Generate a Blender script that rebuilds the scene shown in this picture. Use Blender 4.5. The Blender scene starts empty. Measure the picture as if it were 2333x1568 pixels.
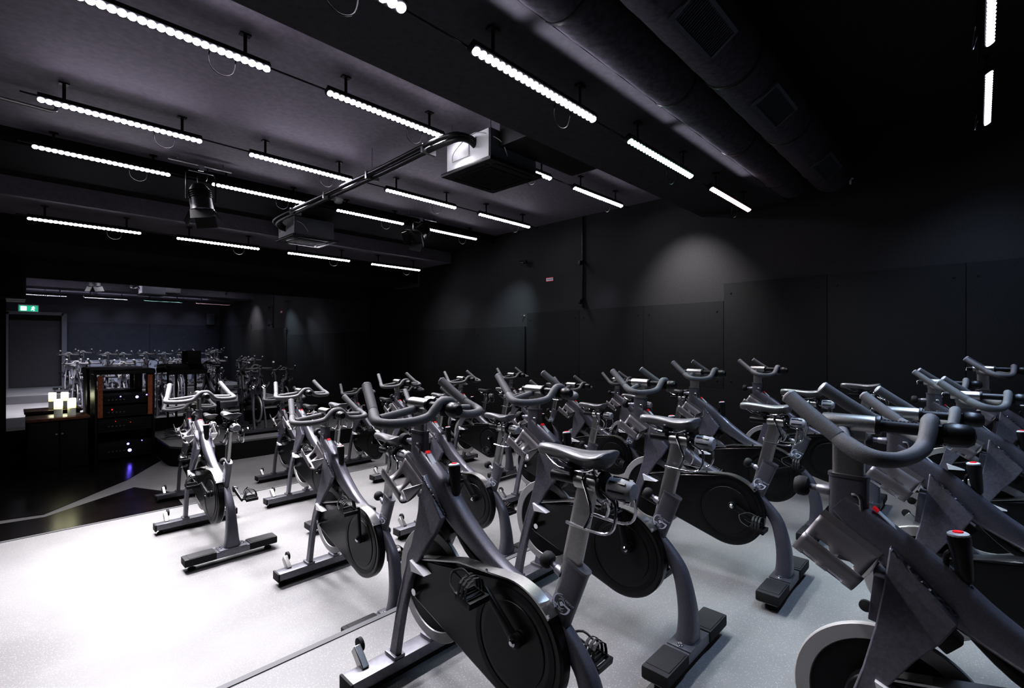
import bpy, bmesh, math, random
from mathutils import Vector, Matrix, Euler
random.seed(7)
SC = bpy.context.scene
COL = SC.collection
PI = math.pi
V = Vector

# ------------------------------------------------------------------ materials
def mat(name, col, rough=.5, metal=0., noise=0., nscale=40., bump=0., emit=None, es=0., spec=.5, coat=0.):
    m = bpy.data.materials.new(name); m.use_nodes = True
    nt = m.node_tree; b = nt.nodes['Principled BSDF']
    b.inputs['Base Color'].default_value = (*col, 1)
    b.inputs['Roughness'].default_value = rough
    b.inputs['Metallic'].default_value = metal
    b.inputs['Specular IOR Level'].default_value = spec
    b.inputs['Coat Weight'].default_value = coat
    if emit:
        b.inputs['Emission Color'].default_value = (*emit, 1)
        b.inputs['Emission Strength'].default_value = es
    if noise or bump:
        tc = nt.nodes.new('ShaderNodeTexCoord')
        n = nt.nodes.new('ShaderNodeTexNoise'); n.inputs['Scale'].default_value = nscale
        n.inputs['Detail'].default_value = 4
        nt.links.new(tc.outputs['Object'], n.inputs['Vector'])
        if noise:
            r = nt.nodes.new('ShaderNodeValToRGB')
            r.color_ramp.elements[0].position = .3; r.color_ramp.elements[1].position = .7
            r.color_ramp.elements[0].color = (*[c*(1-noise) for c in col], 1)
            r.color_ramp.elements[1].color = (*[min(1, c*(1+noise)) for c in col], 1)
            nt.links.new(n.outputs['Fac'], r.inputs['Fac'])
            nt.links.new(r.outputs['Color'], b.inputs['Base Color'])
        if bump:
            bp = nt.nodes.new('ShaderNodeBump'); bp.inputs['Strength'].default_value = bump
            bp.inputs['Distance'].default_value = .002
            nt.links.new(n.outputs['Fac'], bp.inputs['Height'])
            nt.links.new(bp.outputs['Normal'], b.inputs['Normal'])
    return m

def floor_mat(name, c, rough=.42):
    m = bpy.data.materials.new(name); m.use_nodes = True
    nt = m.node_tree; b = nt.nodes['Principled BSDF']
    tc = nt.nodes.new('ShaderNodeTexCoord')
    v = nt.nodes.new('ShaderNodeTexVoronoi'); v.inputs['Scale'].default_value = 115
    n = nt.nodes.new('ShaderNodeTexNoise'); n.inputs['Scale'].default_value = 1.6; n.inputs['Detail'].default_value = 6
    nt.links.new(tc.outputs['Object'], v.inputs['Vector']); nt.links.new(tc.outputs['Object'], n.inputs['Vector'])
    r1 = nt.nodes.new('ShaderNodeValToRGB')
    r1.color_ramp.elements[0].position = .10; r1.color_ramp.elements[0].color = (1.0, 1.0, 1.0, 1)
    r1.color_ramp.elements[1].position = .26; r1.color_ramp.elements[1].color = (0, 0, 0, 1)
    nt.links.new(v.outputs['Distance'], r1.inputs['Fac'])
    r2 = nt.nodes.new('ShaderNodeValToRGB')
    r2.color_ramp.elements[0].position = .3; r2.color_ramp.elements[0].color = (*[x*.82 for x in c], 1)
    r2.color_ramp.elements[1].position = .7; r2.color_ramp.elements[1].color = (*[x*1.12 for x in c], 1)
    nt.links.new(n.outputs['Fac'], r2.inputs['Fac'])
    mx = nt.nodes.new('ShaderNodeMix'); mx.data_type = 'RGBA'; mx.blend_type = 'MIX'
    mul = nt.nodes.new('ShaderNodeMath'); mul.operation = 'MULTIPLY'; mul.inputs[1].default_value = .42
    nt.links.new(r1.outputs['Color'], mul.inputs[0]); nt.links.new(mul.outputs[0], mx.inputs['Factor'])
    nt.links.new(r2.outputs['Color'], mx.inputs['A']); mx.inputs['B'].default_value = (.6, .6, .62, 1)
    nt.links.new(mx.outputs['Result'], b.inputs['Base Color'])
    b.inputs['Roughness'].default_value = rough
    bp = nt.nodes.new('ShaderNodeBump'); bp.inputs['Strength'].default_value = .15; bp.inputs['Distance'].default_value = .002
    nt.links.new(v.outputs['Distance'], bp.inputs['Height']); nt.links.new(bp.outputs['Normal'], b.inputs['Normal'])
    return m

M = {
 'floor': floor_mat('rubber_floor', (.185, .183, .182), .45),
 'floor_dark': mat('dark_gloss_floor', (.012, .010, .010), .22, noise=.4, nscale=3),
 'riser': mat('riser', (.09, .09, .095), .5),
 'wall': mat('wall_paint', (.030, .030, .032), .75, noise=.15, nscale=60, bump=.15),
 'wall_back': mat('wall_paint_back', (.065, .065, .08), .7, noise=.12, nscale=40),
 'wall_low': mat('wall_low', (.3, .3, .34), .7),
 'panel': mat('panel_felt', (.011, .012, .013), .8, noise=.3, nscale=90, bump=.3),
 'panel_back': mat('panel_back', (.024, .026, .036), .5, noise=.2, nscale=8),
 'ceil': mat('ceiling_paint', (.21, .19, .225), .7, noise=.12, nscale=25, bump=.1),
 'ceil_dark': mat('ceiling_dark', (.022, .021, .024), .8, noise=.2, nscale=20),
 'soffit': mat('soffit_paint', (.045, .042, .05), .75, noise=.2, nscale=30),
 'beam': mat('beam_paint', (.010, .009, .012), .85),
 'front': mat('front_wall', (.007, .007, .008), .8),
 'mirror': mat('mirror_glass', (.86, .86, .90), .015, 1.0),
 'black': mat('black_plastic', (.012, .012, .013), .38),
 'blackm': mat('black_metal', (.018, .018, .02), .4, .3),
 'rubber': mat('black_rubber', (.02, .02, .021), .75, noise=.3, nscale=300, bump=.3),
 'grip': mat('handlebar_foam', (.12, .12, .125), .62, noise=.2, nscale=500, bump=.35),
 'frame': mat('frame_paint', (.135, .134, .155), .38, .35, noise=.10, nscale=160, bump=.03, coat=.15),
 'leg': mat('leg_paint', (.185, .182, .210), .38, .4, noise=.15, nscale=90, coat=.15),
 'stab': mat('stabilizer_metal', (.20, .20, .22), .33, .75, noise=.1, nscale=50),
 'steel': mat('brushed_steel', (.50, .50, .49), .34, 1.0, noise=.08, nscale=200),
 'chrome': mat('chrome', (.75, .75, .78), .12, 1.0),
 'rim': mat('flywheel_rim', (.42, .42, .42), .45, .25),
 'disc': mat('flywheel_disc', (.022, .022, .024), .4, .5),
 'cover': mat('cover_gloss', (.008, .008, .009), .3, coat=.2),
 'saddle': mat('saddle_vinyl', (.13, .13, .135), .34, coat=.25),
 'holder': mat('holder_metal', (.22, .21, .22), .42, .5),
 'white': mat('white_print', (.75, .78, .85), .5),
 'logo': mat('logo_print', (.6, .65, .75), .5),
 'red': mat('red_plastic', (.8, .015, .02), .4),
 'redglow': mat('red_button', (.8, .02, .03), .4, emit=(1, .05, .08), es=.06),
 'strip': mat('scale_sticker', (.48, .50, .53), .5),
 'knobg': mat('grey_knob', (.3, .3, .31), .45),
 'whitebox': mat('ac_white', (.75, .75, .77), .5),
 'greybox': mat('ac_grey', (.17, .18, .2), .5),
 'acblack': mat('ac_black', (.015, .015, .016), .45),
 'duct': mat('duct_wrap', (.05, .046, .058), .9, noise=.35, nscale=30, bump=.8),
 'grille': mat('grille_metal', (.11, .12, .14), .5, .3),
 'detector': mat('detector_plastic', (.7, .7, .7), .5),
 'copper': mat('copper_wood', (.42, .15, .075), .35, .3, noise=.3, nscale=60),
 'wood': mat('dark_wood', (.16, .07, .045), .25, noise=.4, nscale=20),
 'wax': mat('candle_wax', (.6, .62, .58), .5, emit=(.8, .85, .75), es=.10),
 'flame': mat('candle_glow', (.8, .8, .2), .5, emit=(1, .95, .28), es=2.2),
 'flamew': mat('candle_glow_core', (.9, .9, .6), .5, emit=(1, 1, .72), es=7),
 'purple': mat('purple_led', (.1, .1, .5), .4, emit=(.22, .16, 1), es=9),
 'redled': mat('red_led', (.5, .0, .0), .4, emit=(1, .03, .01), es=4),
 'green': mat('exit_green', (.02, .35, .18), .5, emit=(.02, .42, .25), es=.9),
 'exitw': mat('exit_white', (.9, .9, .9), .5, emit=(.9, 1, 1), es=1.5),
 'door': mat('door_paint', (.045, .045, .05), .5),
 'doorframe': mat('door_frame_paint', (.15, .155, .17), .5),
 'cablew': mat('white_cable', (.6, .6, .6), .5),
 'ink': mat('dark_ink', (.05, .05, .06), .6),
}
def lens_mat(name, col, es):
    return mat(name, (.9, .9, .9), .3, emit=col, es=es)
LENS = {'w': lens_mat('led_white', (.93, .90, 1.0), 36), 'v': lens_mat('led_lavender', (.88, .82, 1.0), 52),
        'g': lens_mat('led_mint', (.62, 1.0, .90), 12), 'r': lens_mat('led_rose', (1.0, .66, .70), 12),
        'b': lens_mat('led_ice', (.86, .90, 1.0), 9)}

# ------------------------------------------------------------------ mesh helpers
def box(bm, c, s, rot=None, bev=0.):
    r = bmesh.ops.create_cube(bm, size=1.)
    vs = r['verts']
    for v in vs: v.co = V((v.co.x*s[0], v.co.y*s[1], v.co.z*s[2]))
    if bev:
        es = list({e for v in vs for e in v.link_edges})
        rr = bmesh.ops.bevel(bm, geom=es, offset=bev, segments=2, affect='EDGES', profile=.7)
        vs = list({v for f in rr['faces'] for v in f.verts} | {v for v in vs if v.is_valid})
    m = Matrix.Translation(V(c))
    if rot: m = m @ (rot.to_matrix().to_4x4() if isinstance(rot, Euler) else rot.to_4x4())
    for v in vs: v.co = m @ v.co
    return vs

def smooth_path(pts, n=6):
    pts = [V(p) for p in pts]; out = []
    for i in range(len(pts)-1):
        p0 = pts[max(i-1, 0)]; p1 = pts[i]; p2 = pts[i+1]; p3 = pts[min(i+2, len(pts)-1)]
        for k in range(n):
            t = k/n
            out.append(.5*((2*p1)+(-p0+p2)*t+(2*p0-5*p1+4*p2-p3)*t*t+(-p0+3*p1-3*p2+p3)*t**3))
    out.append(pts[-1]); return out

def sweep(bm, pts, sec, ref=(1, 0, 0), n=12, shape='round', smooth=0, closed=False, cap=True):
    """sec: number, (a,b) half sizes or a list of those, one per point; a along ref, b across"""
    if not isinstance(sec, list): sec = [sec]*len(pts)
    sec = [(s, s) if isinstance(s, (int, float)) else s for s in sec]
    if smooth:
        s3 = smooth_path([(a, b, 0) for a, b in sec], smooth)
        pts = smooth_path(pts, smooth); sec = [(q.x, q.y) for q in s3]
    pts = [V(p) for p in pts]; N = len(pts); rings = []
    b1 = None
    for i, p in enumerate(pts):
        if closed: t = (pts[(i+1) % N]-pts[i-1])
        else: t = pts[min(i+1, N-1)]-pts[max(i-1, 0)]
        t.normalize()
        if b1 is None or ref is not None and abs(t.dot(V(ref))) < .9:
            b = V(ref) if ref is not None else V((.3, .5, .8))
        else: b = b1
        b1 = (b - t*b.dot(t)).normalized(); b2 = t.cross(b1)
        a, c = sec[i]; ring = []
        m = 4 if shape == 'rect' else n
        for k in range(m):
            if shape == 'rect':
                sx, sy = [(1, 1), (-1, 1), (-1, -1), (1, -1)][k]
            else:
                th = 2*PI*k/m; sx, sy = math.cos(th), math.sin(th)
                if shape == 'oval':
                    e = .55; sx = math.copysign(abs(sx)**e, sx); sy = math.copysign(abs(sy)**e, sy)
            ring.append(bm.verts.new(p+b1*(a*sx)+b2*(c*sy)))
        rings.append(ring)
    m = len(rings[0])
    for i in range(N-1 if not closed else N):
        A, B = rings[i], rings[(i+1) % N]
        for k in range(m):
            bm.faces.new((A[k], A[(k+1) % m], B[(k+1) % m], B[k]))
    if cap and not closed:
        bm.faces.new(list(reversed(rings[0]))); bm.faces.new(rings[-1])
    return rings

def tube(bm, pts, r, n=10, smooth=0): return sweep(bm, pts, r, ref=None, n=n, smooth=smooth)

def lathe(bm, prof, o=(0, 0, 0), axis=(0, 0, 1), n=20, loop=False):
    """prof: list of (radius, height along axis)"""
    q = V((0, 0, 1)).rotation_difference(V(axis).normalized()).to_matrix()
    rings = []
    for r, h in prof:
        if r < 1e-5: rings.append([bm.verts.new(V(o)+q@V((0, 0, h)))])
        else: rings.append([bm.verts.new(V(o)+q@V((r*math.cos(2*PI*k/n), r*math.sin(2*PI*k/n), h))) for k in range(n)])
    for A, B in zip(rings, rings[1:]+([rings[0]] if loop else [])):
        if len(A) == 1 and len(B) == 1: continue
        for k in range(n):
            k2 = (k+1) % n
            if len(A) == 1: bm.faces.new((A[0], B[k], B[k2]))
            elif len(B) == 1: bm.faces.new((A[k], A[k2], B[0]))
            else: bm.faces.new((A[k], A[k2], B[k2], B[k]))
    if loop: return
    if len(rings[0]) > 1: bm.faces.new(list(reversed(rings[0])))
    if len(rings[-1]) > 1: bm.faces.new(rings[-1])

def prism_x(bm, outline, x0, x1, xf=None):
    """outline of (y,z) extruded between x0 and x1; xf(z) adds an offset"""
    A = [bm.verts.new((x0+(xf(z) if xf else 0), y, z)) for y, z in outline]
    B = [bm.verts.new((x1+(xf(z) if xf else 0), y, z)) for y, z in outline]
    n = len(A)
    bm.faces.new(A); bm.faces.new(list(reversed(B)))
    for k in range(n): bm.faces.new((A[k], B[k], B[(k+1) % n], A[(k+1) % n]))

def prism_z(bm, outline, z0, z1):
    A = [bm.verts.new((x, y, z0)) for x, y in outline]; B = [bm.verts.new((x, y, z1)) for x, y in outline]
    n = len(A); bm.faces.new(list(reversed(A))); bm.faces.new(B)
    for k in range(n): bm.faces.new((A[k], A[(k+1) % n], B[(k+1) % n], B[k]))

def NB(): return bmesh.new()

def obj(name, bm, m, parent=None, loc=None, bev=0., sub=0, ang=35, keep=False):
    if not keep: bmesh.ops.recalc_face_normals(bm, faces=bm.faces[:])
    me = bpy.data.meshes.new(name); bm.to_mesh(me); bm.free()
    for mm in (m if isinstance(m, (list, tuple)) else [m]): me.materials.append(mm)
    me.polygons.foreach_set('use_smooth', [True]*len(me.polygons))
    me.set_sharp_from_angle(angle=math.radians(ang))
    o = bpy.data.objects.new(name, me); COL.objects.link(o)
    if parent: o.parent = parent
    if loc: o.location = loc
    if bev:
        md = o.modifiers.new('bevel', 'BEVEL'); md.width = bev; md.segments = 2; md.limit_method = 'ANGLE'; md.angle_limit = math.radians(40)
    if sub:
        md = o.modifiers.new('subsurf', 'SUBSURF'); md.levels = sub; md.render_levels = sub
    return o

def tag(o, label, cat, group=None, kind=None):
    o['label'] = label; o['category'] = cat
    if group: o['group'] = group
    if kind: o['kind'] = kind
    return o

def empty(name, loc=(0, 0, 0), rz=0.):
    o = bpy.data.objects.new(name, None); COL.objects.link(o)
    o.empty_display_size = .1; o.location = loc; o.rotation_euler = (0, 0, rz); return o

def struct(name, bm, m, bev=0.):
    o = obj(name, bm, m, bev=bev); o['kind'] = 'structure'; return o

def copy_tree(o, parent=None):
    c = o.copy(); COL.objects.link(c)
    if parent: c.parent = parent
    for ch in [x for x in CH.get(o.name, [])]:
        copy_tree(ch, c)
    return c
CH = {}
def index_children():
    CH.clear()
    for o in bpy.data.objects:
        if o.parent: CH.setdefault(o.parent.name, []).append(o)

# ------------------------------------------------------------------ the room
H = 1.36            # eye height above the top tier
W = 5.85            # right wall
MY = 10.2           # mirror wall
T2, T3 = 2.17, 5.57 # tier edges
XL = -1.4; BK = -1.5
ZC = 3.25

def slab(name, x0, x1, y0, y1, z0, z1, m, bev=0.):
    b = NB(); box(b, ((x0+x1)/2, (y0+y1)/2, (z0+z1)/2), (x1-x0, y1-y0, z1-z0)); return struct(name, b, m, bev)

slab('floor', XL, W, BK, T2, -.6, 0, M['floor'])
slab('floor', XL, W, T2, T3, -.6, -.2, M['floor'])
slab('floor', XL, W, T3, MY, -.6, -.4, M['floor'])
# metal nosings along the tier edges
slab('trim_1', XL, W, T2-.028, T2+.004, -.02, .004, M['riser'])
slab('trim_2', XL, W, T3-.028, T3+.004, -.22, -.196, M['riser'])
slab('trim_3', XL, W, T2+.004, T2+.012, -.199, -.02, M['riser'])
slab('trim_4', XL, W, T3+.004, T3+.012, -.399, -.22, M['riser'])
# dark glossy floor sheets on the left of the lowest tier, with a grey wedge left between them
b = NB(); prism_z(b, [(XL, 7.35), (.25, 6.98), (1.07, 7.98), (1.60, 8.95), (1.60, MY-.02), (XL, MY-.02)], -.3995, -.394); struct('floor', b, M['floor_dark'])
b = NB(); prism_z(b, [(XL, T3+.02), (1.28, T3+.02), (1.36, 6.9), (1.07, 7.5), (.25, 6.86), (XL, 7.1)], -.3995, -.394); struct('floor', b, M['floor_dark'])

slab('wall_right', W, W+.2, BK-.2, MY+.2, -.6, 3.8, M['wall'])
slab('wall_left', XL-.2, XL, BK-.2, MY+.2, -.6, 3.8, M['front'])
slab('wall_front', XL, W, MY, MY+.2, -.6, 3.8, M['front'])
# back wall with door opening
slab('wall_back', XL, W, BK-.2, BK, 2.32, 3.8, M['wall_back'])
slab('wall_back', 1.22, W, BK-.2, BK, -.6, 2.32, M['wall_back'])
slab('wall_back', XL, -.02, BK-.2, BK, -.6, 2.32, M['wall_back'])
slab('door_1', .0, 1.2, BK-.17, BK-.12, 0, 2.16, M['door'])
slab('door_1', .0, 1.2, BK-.17, BK-.06, 2.16, 2.32, M['front'])
b = NB(); box(b, (1.27, BK+.02, 1.2), (.13, .05, 2.4)); box(b, (.55, BK+.02, 2.38), (1.4, .05, .1)); box(b, (-.06, BK+.02, 1.2), (.1, .05, 2.4))
struct('trim_5', b, M['doorframe'])
# ceiling
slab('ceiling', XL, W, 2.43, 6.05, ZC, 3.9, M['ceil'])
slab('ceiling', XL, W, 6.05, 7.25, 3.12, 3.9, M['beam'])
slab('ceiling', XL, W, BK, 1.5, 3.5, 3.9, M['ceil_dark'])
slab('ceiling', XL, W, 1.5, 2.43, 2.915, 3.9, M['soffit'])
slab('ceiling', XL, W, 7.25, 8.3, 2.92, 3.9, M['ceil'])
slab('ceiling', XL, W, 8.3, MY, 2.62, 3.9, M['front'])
slab('trim_6', XL, W, MY-.06, MY, 2.36, 2.62, M['soffit'])

# padded boards on the right wall, in three heights
def boards(name, y0, y1, z0, z1, n0, step=1.037):
    k = n0; y = y1
    while y > y0+.05:
        ya = max(y-step, y0)
        b = NB(); box(b, (W-.02, (ya+y)/2, (z0+z1)/2), (.036, y-ya-.004, z1-z0), bev=.003)
        for yy in (ya+.08, y-.08):
            for zz in (z0+.1, z1-.12): lathe(b, [(.012, 0), (.01, .006), (0, .008)], (W-.038, yy, zz), (-1, 0, 0), 8)
        struct('%s_%d' % (name, k), b, M['panel']); k += 1; y = ya
    return k
k = boards('trim', BK, 2.16, .84, 2.08, 10)
k = boards('trim', 2.16, 5.27, .84, 1.876, k)
k = boards('trim', 5.27, MY, .84, 1.66, k, 1.22)
slab('baseboard_right', W-.05, W, BK, MY-.01, -.399, .84, M['front'])
# back wall boards, lighter strip below them
b = NB(); box(b, (2.46, BK+.02, 1.49), (2.2, .036, 1.26)); struct('trim_50', b, M['panel_back'])
b = NB(); box(b, (4.70, BK+.02, 1.49), (2.26, .036, 1.26)); struct('trim_51', b, M['panel_back'])
slab('baseboard_back', 1.34, W, BK, BK+.03, 0, .84, M['wall_low'])

# mirror
b = NB(); box(b, ((W-.05-.03)/2, MY-.012, (.1+2.36)/2), (W-.02, .02, 2.26))
tag(obj('wall_mirror', b, M['mirror']), 'wide mirror covering the far wall, reflecting the rows of bikes', 'mirror')

# ------------------------------------------------------------------ spin bike
HY = .88   # head tube position from the rear stabilizer
CZ = 1.105 # handlebar clamp height
PROFILE = {}
def build_bike(name):
    R = empty(name)
    # stabilizers
    b = NB(); box(b, (0, .935, .062), (.60, .085, .046), bev=.006)
    fs = obj('front_stabilizer', b, M['stab'], R); 
    for s in (-1, 1):
        b = NB(); box(b, (s*.2985, .935, .06), (.012, .092, .052), bev=.004); obj('end_cap', b, M['rubber'], fs)
        b = NB(); lathe(b, [(.024, 0), (.024, .012), (.012, .018), (.012, .04)], (s*.26, .935, 0), n=14); obj('leveling_foot', b, M['rubber'], fs)
        b = NB(); sweep(b, [(s*.215, .950, .075), (s*.215, 1.02, .135)], (.014, .021), shape='rect')
        br = obj('wheel_bracket', b, M['steel'], fs, bev=.003)
        b = NB(); lathe(b, [(.012, -.020), (.027, -.017), (.027, -.002), (.012, 0)], (s*.215-s*.012, 1.025, .135), (s, 0, 0), 16); obj('transport_wheel', b, M['rubber'], br)
    b = NB(); box(b, (0, .935, .017), (.5, .035, .044)); obj('stabilizer_underside', b, M['black'], fs)
    b = NB(); box(b, (0, 0, .062), (.60, .1, .046), bev=.006)
    rs = obj('rear_stabilizer', b, M['stab'], R)
    for s in (-1, 1):
        b = NB(); box(b, (s*.205, 0, .067), (.194, .112, .050), bev=.010)
        box(b, (s*.2, 0, .0925), (.15, .096, .003), bev=.001)
        obj('rubber_cap', b, M['rubber'], rs)
        b = NB(); lathe(b, [(.024, 0), (.024, .012), (.012, .018), (.012, .045)], (s*.25, 0, 0), n=14); obj('leveling_foot', b, M['rubber'], rs)
    b = NB(); box(b, (0, 0, .088), (.18, .105, .007), bev=.003); 
    pl = obj('mounting_plate', b, M['stab'], rs)
    for s in (-1, 1):
        b = NB(); lathe(b, [(.013, 0), (.013, .004), (.009, .006), (.009, .011), (0, .013)], (s*.072, .0, .091), n=10); obj('bolt', b, M['chrome'], pl)
    # rear leg
    b = NB()
    sweep(b, [(0, .150, .500), (0, .078, .430), (0, .030, .36), (0, .002, .24), (0, -.004, .15), (0, 0, .09)],
          [(.021, .028), (.024, .03), (.028, .032), (.036, .036), (.044, .04), (.055, .042)], shape='oval', n=16, smooth=4)
    obj('rear_leg', b, M['frame'], R)
    # fork legs
    front = [(.955, .085), (.925, .2), (.898, .31), (.868, .43), (.838, .53), (.813, .64), (.797, .74), (.785, .845)]
    back = [(.655, .705), (.685, .650), (.735, .585), (.785, .505), (.822, .42), (.852, .31), (.880, .2), (.905, .085)]
    for s in (-1, 1):
        b = NB(); prism_x(b, front+back, -.014, .014, lambda z: s*(.088-.05*max(0, (z-.35))/.5))
        lg = obj('fork_leg', b, M['leg'], R, bev=.004)
        b = NB(); box(b, (s*.088, .932, .092), (.05, .075, .014), bev=.004); obj('foot_plate', b, M['stab'], lg)
        b = NB()
        wp = [(.780-.118*t, .842-.128*t) for t in [i/24 for i in range(25)]]
        sweep(b, [(s*(.062-.02*t)+.002*math.sin(i*2.4), y, z+.003*math.sin(i*2.1)) for i, ((y, z), t) in enumerate(zip(wp, [i/24 for i in range(25)]))], .0045, n=6)
        obj('weld_bead', b, M['stab'], lg)
    b = NB(); box(b, (0, .80, .70), (.10, .05, .12), rot=Euler((.1, 0, 0)), bev=.005); obj('fork_crown', b, M['frame'], R)
    # spine
    b = NB()
    sweep(b, [(0, .900, .925), (0, .81, .850), (0, .70, .765), (0, .60, .69), (0, .46, .61), (0, .34, .565), (0, .21, .535), (0, .14, .510)],
          [(.026, .030), (.031, .048), (.034, .055), (.032, .045), (.028, .032), (.026, .026), (.024, .025), (.022, .024)], shape='oval', n=16, smooth=4)
    sp = obj('main_spine', b, M['frame'], R)
    b = NB(); sweep(b, [(0, .66, .70), (0, .56, .60), (0, .44, .545), (0, .33, .525)], [(.022, .012)]*4, shape='oval', n=12, smooth=4)
    obj('spine_flange', b, M['black'], sp)
    b = NB(); sweep(b, [(0, .215, .5365), (0, .150, .513)], (.0265, .0285), shape='oval', n=16); obj('joint_sleeve', b, M['leg'], sp)
    # scale sticker on the spine
    dy, dz = -.105, -.098
    b = NB(); sweep(b, [(-.004, .813, .9165), (-.004, .813+dy, .9165+dz)], (.011, .0012), shape='rect'); obj('resistance_scale', b, M['strip'], sp)
    b = NB(); sweep(b, [(-.004, .824, .9270), (-.004, .814, .9176)], (.0112, .0022), shape='rect'); o = obj('scale_marker', b, M['redglow'], sp); o['label'] = 'red end of the pale scale sticker'
    # head tube
    b = NB(); sweep(b, [(0, HY, .77), (0, HY, 1.0)], (.020, .046), shape='oval', n=20)
    ht = obj('head_tube', b, M['frame'], R)
    b = NB(); sweep(b, [(0, HY, .996), (0, HY, 1.005)], (.022, .0485), shape='oval', n=20); obj('collar', b, M['stab'], ht)
    b = NB(); sweep(b, [(-.0225, HY-.03, .84), (-.0225, HY-.03, .945), (-.0225, HY-.01, .955)], .004, n=6, smooth=3); obj('cable_guide', b, M['steel'], ht)
    b = NB(); lathe(b, [(.015, 0), (.013, .03), (.010, .034), (.010, .052)], (0, HY+.043, .95), (0, 1, 0), 14)
    pp = obj('pin_housing', b, M['leg'], ht)
    b = NB(); lathe(b, [(.010, .050), (.024, .055), (.028, .064), (.028, .078), (.022, .088), (0, .092)], (0, HY+.043, .95), (0, 1, 0), 18); obj('height_knob', b, M['rubber'], pp)
    # handlebar group (moves with height)
    hb = []
    b = NB(); sweep(b, [(0, HY, .80), (0, HY, CZ-.018)], (.0135, .038), shape='oval', n=18); hb.append(obj('handlebar_post', b, M['steel'], R))
    b = NB(); lathe(b, [(.019, -.062), (.0235, -.060), (.0245, -.05), (.0245, .05), (.0235, .06), (.019, .062)], (0, HY, CZ), (0, 1, 0), 22)
    cl = obj('handlebar_clamp', b, M['steel'], R); hb.append(cl)
    b = NB(); box(b, (0, HY, CZ-.028), (.034, .082, .03), bev=.004); obj('clamp_block', b, M['steel'], cl)
    b = NB(); lathe(b, [(.026, -.072), (.0275, -.066), (.0275, -.062), (.020, -.058)], (0, HY, CZ), (0, 1, 0), 20); obj('clamp_ring', b, M['black'], cl)
    b = NB(); lathe(b, [(.0165, -.19), (.0165, .085), (.012, .09)], (0, HY, CZ), (0, 1, 0), 16)
    for k in range(9): box(b, (0, HY-.08-.008*k, CZ+.0165), (.008, .003, .002))
    sl = obj('slider_rod', b, M['blackm'], R); hb.append(sl)
    b = NB(); tube(b, [(0, HY+.087, CZ+.008), (0, HY+.096, CZ+.006), (0, HY+.098, CZ-.02)], .004, 6); obj('slider_stop', b, M['chrome'], sl)
    def hp(x, v, z): return (x, HY+v, CZ+z)
    b = NB()
    half = [(.0, -.170, .024), (.025, -.170, .020), (.048, -.169, -.002), (.075, -.163, -.030), (.12, -.152, -.042), (.17, -.138, -.046), (.215, -.122, -.046), (.243, -.098, -.043), (.248, -.07, -.036), (.235, -.035, -.020)]
    pts = [hp(-x, v, z) for x, v, z in reversed(half)] + [hp(x, v, z) for x, v, z in half[1:]]
    rr = [.018, .0185, .0185, .018, .0175, .0175, .0175, .0185, .0195, .0205]
    rads = list(reversed(rr)) + rr[1:]
    # include horns in the same continuous bar
    horn = [(.222, -.005, 0), (.208, .04, .034), (.190, .097, .078)]
    pts = [hp(-x, v, z) for x, v, z in reversed(horn)] + pts + [hp(x, v, z) for x, v, z in horn]
    rads = [.0165, .0175, .0175] + rads + [.0175, .0175, .0165]
    sweep(b, pts, rads, ref=None, n=14, smooth=4)
    bar = obj('handlebar', b, M['grip'], R, ang=60); hb.append(bar)
    for s in (-1, 1):
        b = NB(); sweep(b, [hp(s*.226, -.015, -.006), hp(s*.207, .042, .035), hp(s*.189, .098, .079)], [.0185, .0195, .019], ref=None, n=14)
        obj('horn_grip', b, M['grip'], bar)
        b = NB(); d = V((-.018*s, .056, .044)).normalized(); lathe(b, [(.0195, 0), (.0195, .004), (.014, .008), (0, .009)], hp(s*.189, .098, .079), d, 14); obj('grip_end', b, M['knobg'], bar)
        b = NB(); sweep(b, [hp(s*.225, -.055, -.032), hp(s*.12, -.012, -.030), hp(s*.014, .012, -.022)], [.014, .0155, .016], ref=None, n=12, smooth=3)
        obj('cross_brace', b, M['grip'], bar)
    b = NB(); lathe(b, [(.017, .0), (.026, .006), (.030, .02), (.028, .05), (.019, .062), (0, .066)], hp(0, -.190, -.006), (0, -1, 0), 16)
    hb.append(obj('handlebar_knob', b, M['black'], R))
    b = NB(); box(b, hp(0, -.178, -.008), (.05, .035, .05), bev=.01); hb.append(obj('bar_bracket', b, M['black'], R))
    # bottle holders, left and right of the spine: perforated half pipes
    for s in (-1, 1):
        b = NB(); na, nl = 16, 12
        ax = V((0, -.842, -.539)); A0 = V((s*.080, .945, .880)); up = V((0, -.539, .842)); grid = []
        for i in range(nl+1):
            row = []
            for j in range(na+1):
                th = PI*(j/na)*.98 + .03
                rad = .048
                p = A0 + ax*(.155*i/nl) + V((-s*rad*math.cos(th), 0, 0)) - up*(rad*1.9*math.sin(th)**.8*(1-.12*i/nl)) + up*(.012-.030*j/na)
                row.append(b.verts.new(p))
            grid.append(row)
        for i in range(nl):
            for j in range(na):
                hole = (i in (2, 3, 4) or i in (7, 8, 9)) and (3 <= j <= 6 or 9 <= j <= 12)
                if hole: continue
                b.faces.new((grid[i][j], grid[i][j+1], grid[i+1][j+1], grid[i+1][j]))
        o = obj('bottle_holder', b, M['holder'], R, keep=True)
        md = o.modifiers.new('solid', 'SOLIDIFY'); md.thickness = .003; md.offset = 0
        b = NB(); p0 = A0+ax*.155+V((-s*.047, 0, .012)); 
        vs = [b.verts.new(p) for p in (A0+ax*.154+V((-s*.047, 0, 0))+up*.01, A0+ax*.154+V((0, 0, 0))-up*.078, A0+ax*.154+V((s*.047, 0, 0)), )]
        b.faces.new(vs); q = bmesh.ops.extrude_face_region(b, geom=b.faces[:]); 
        for v_ in [g for g in q['geom'] if isinstance(g, bmesh.types.BMVert)]: v_.co += ax*.003
        obj('end_plate', b, M['steel'], o)
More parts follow.
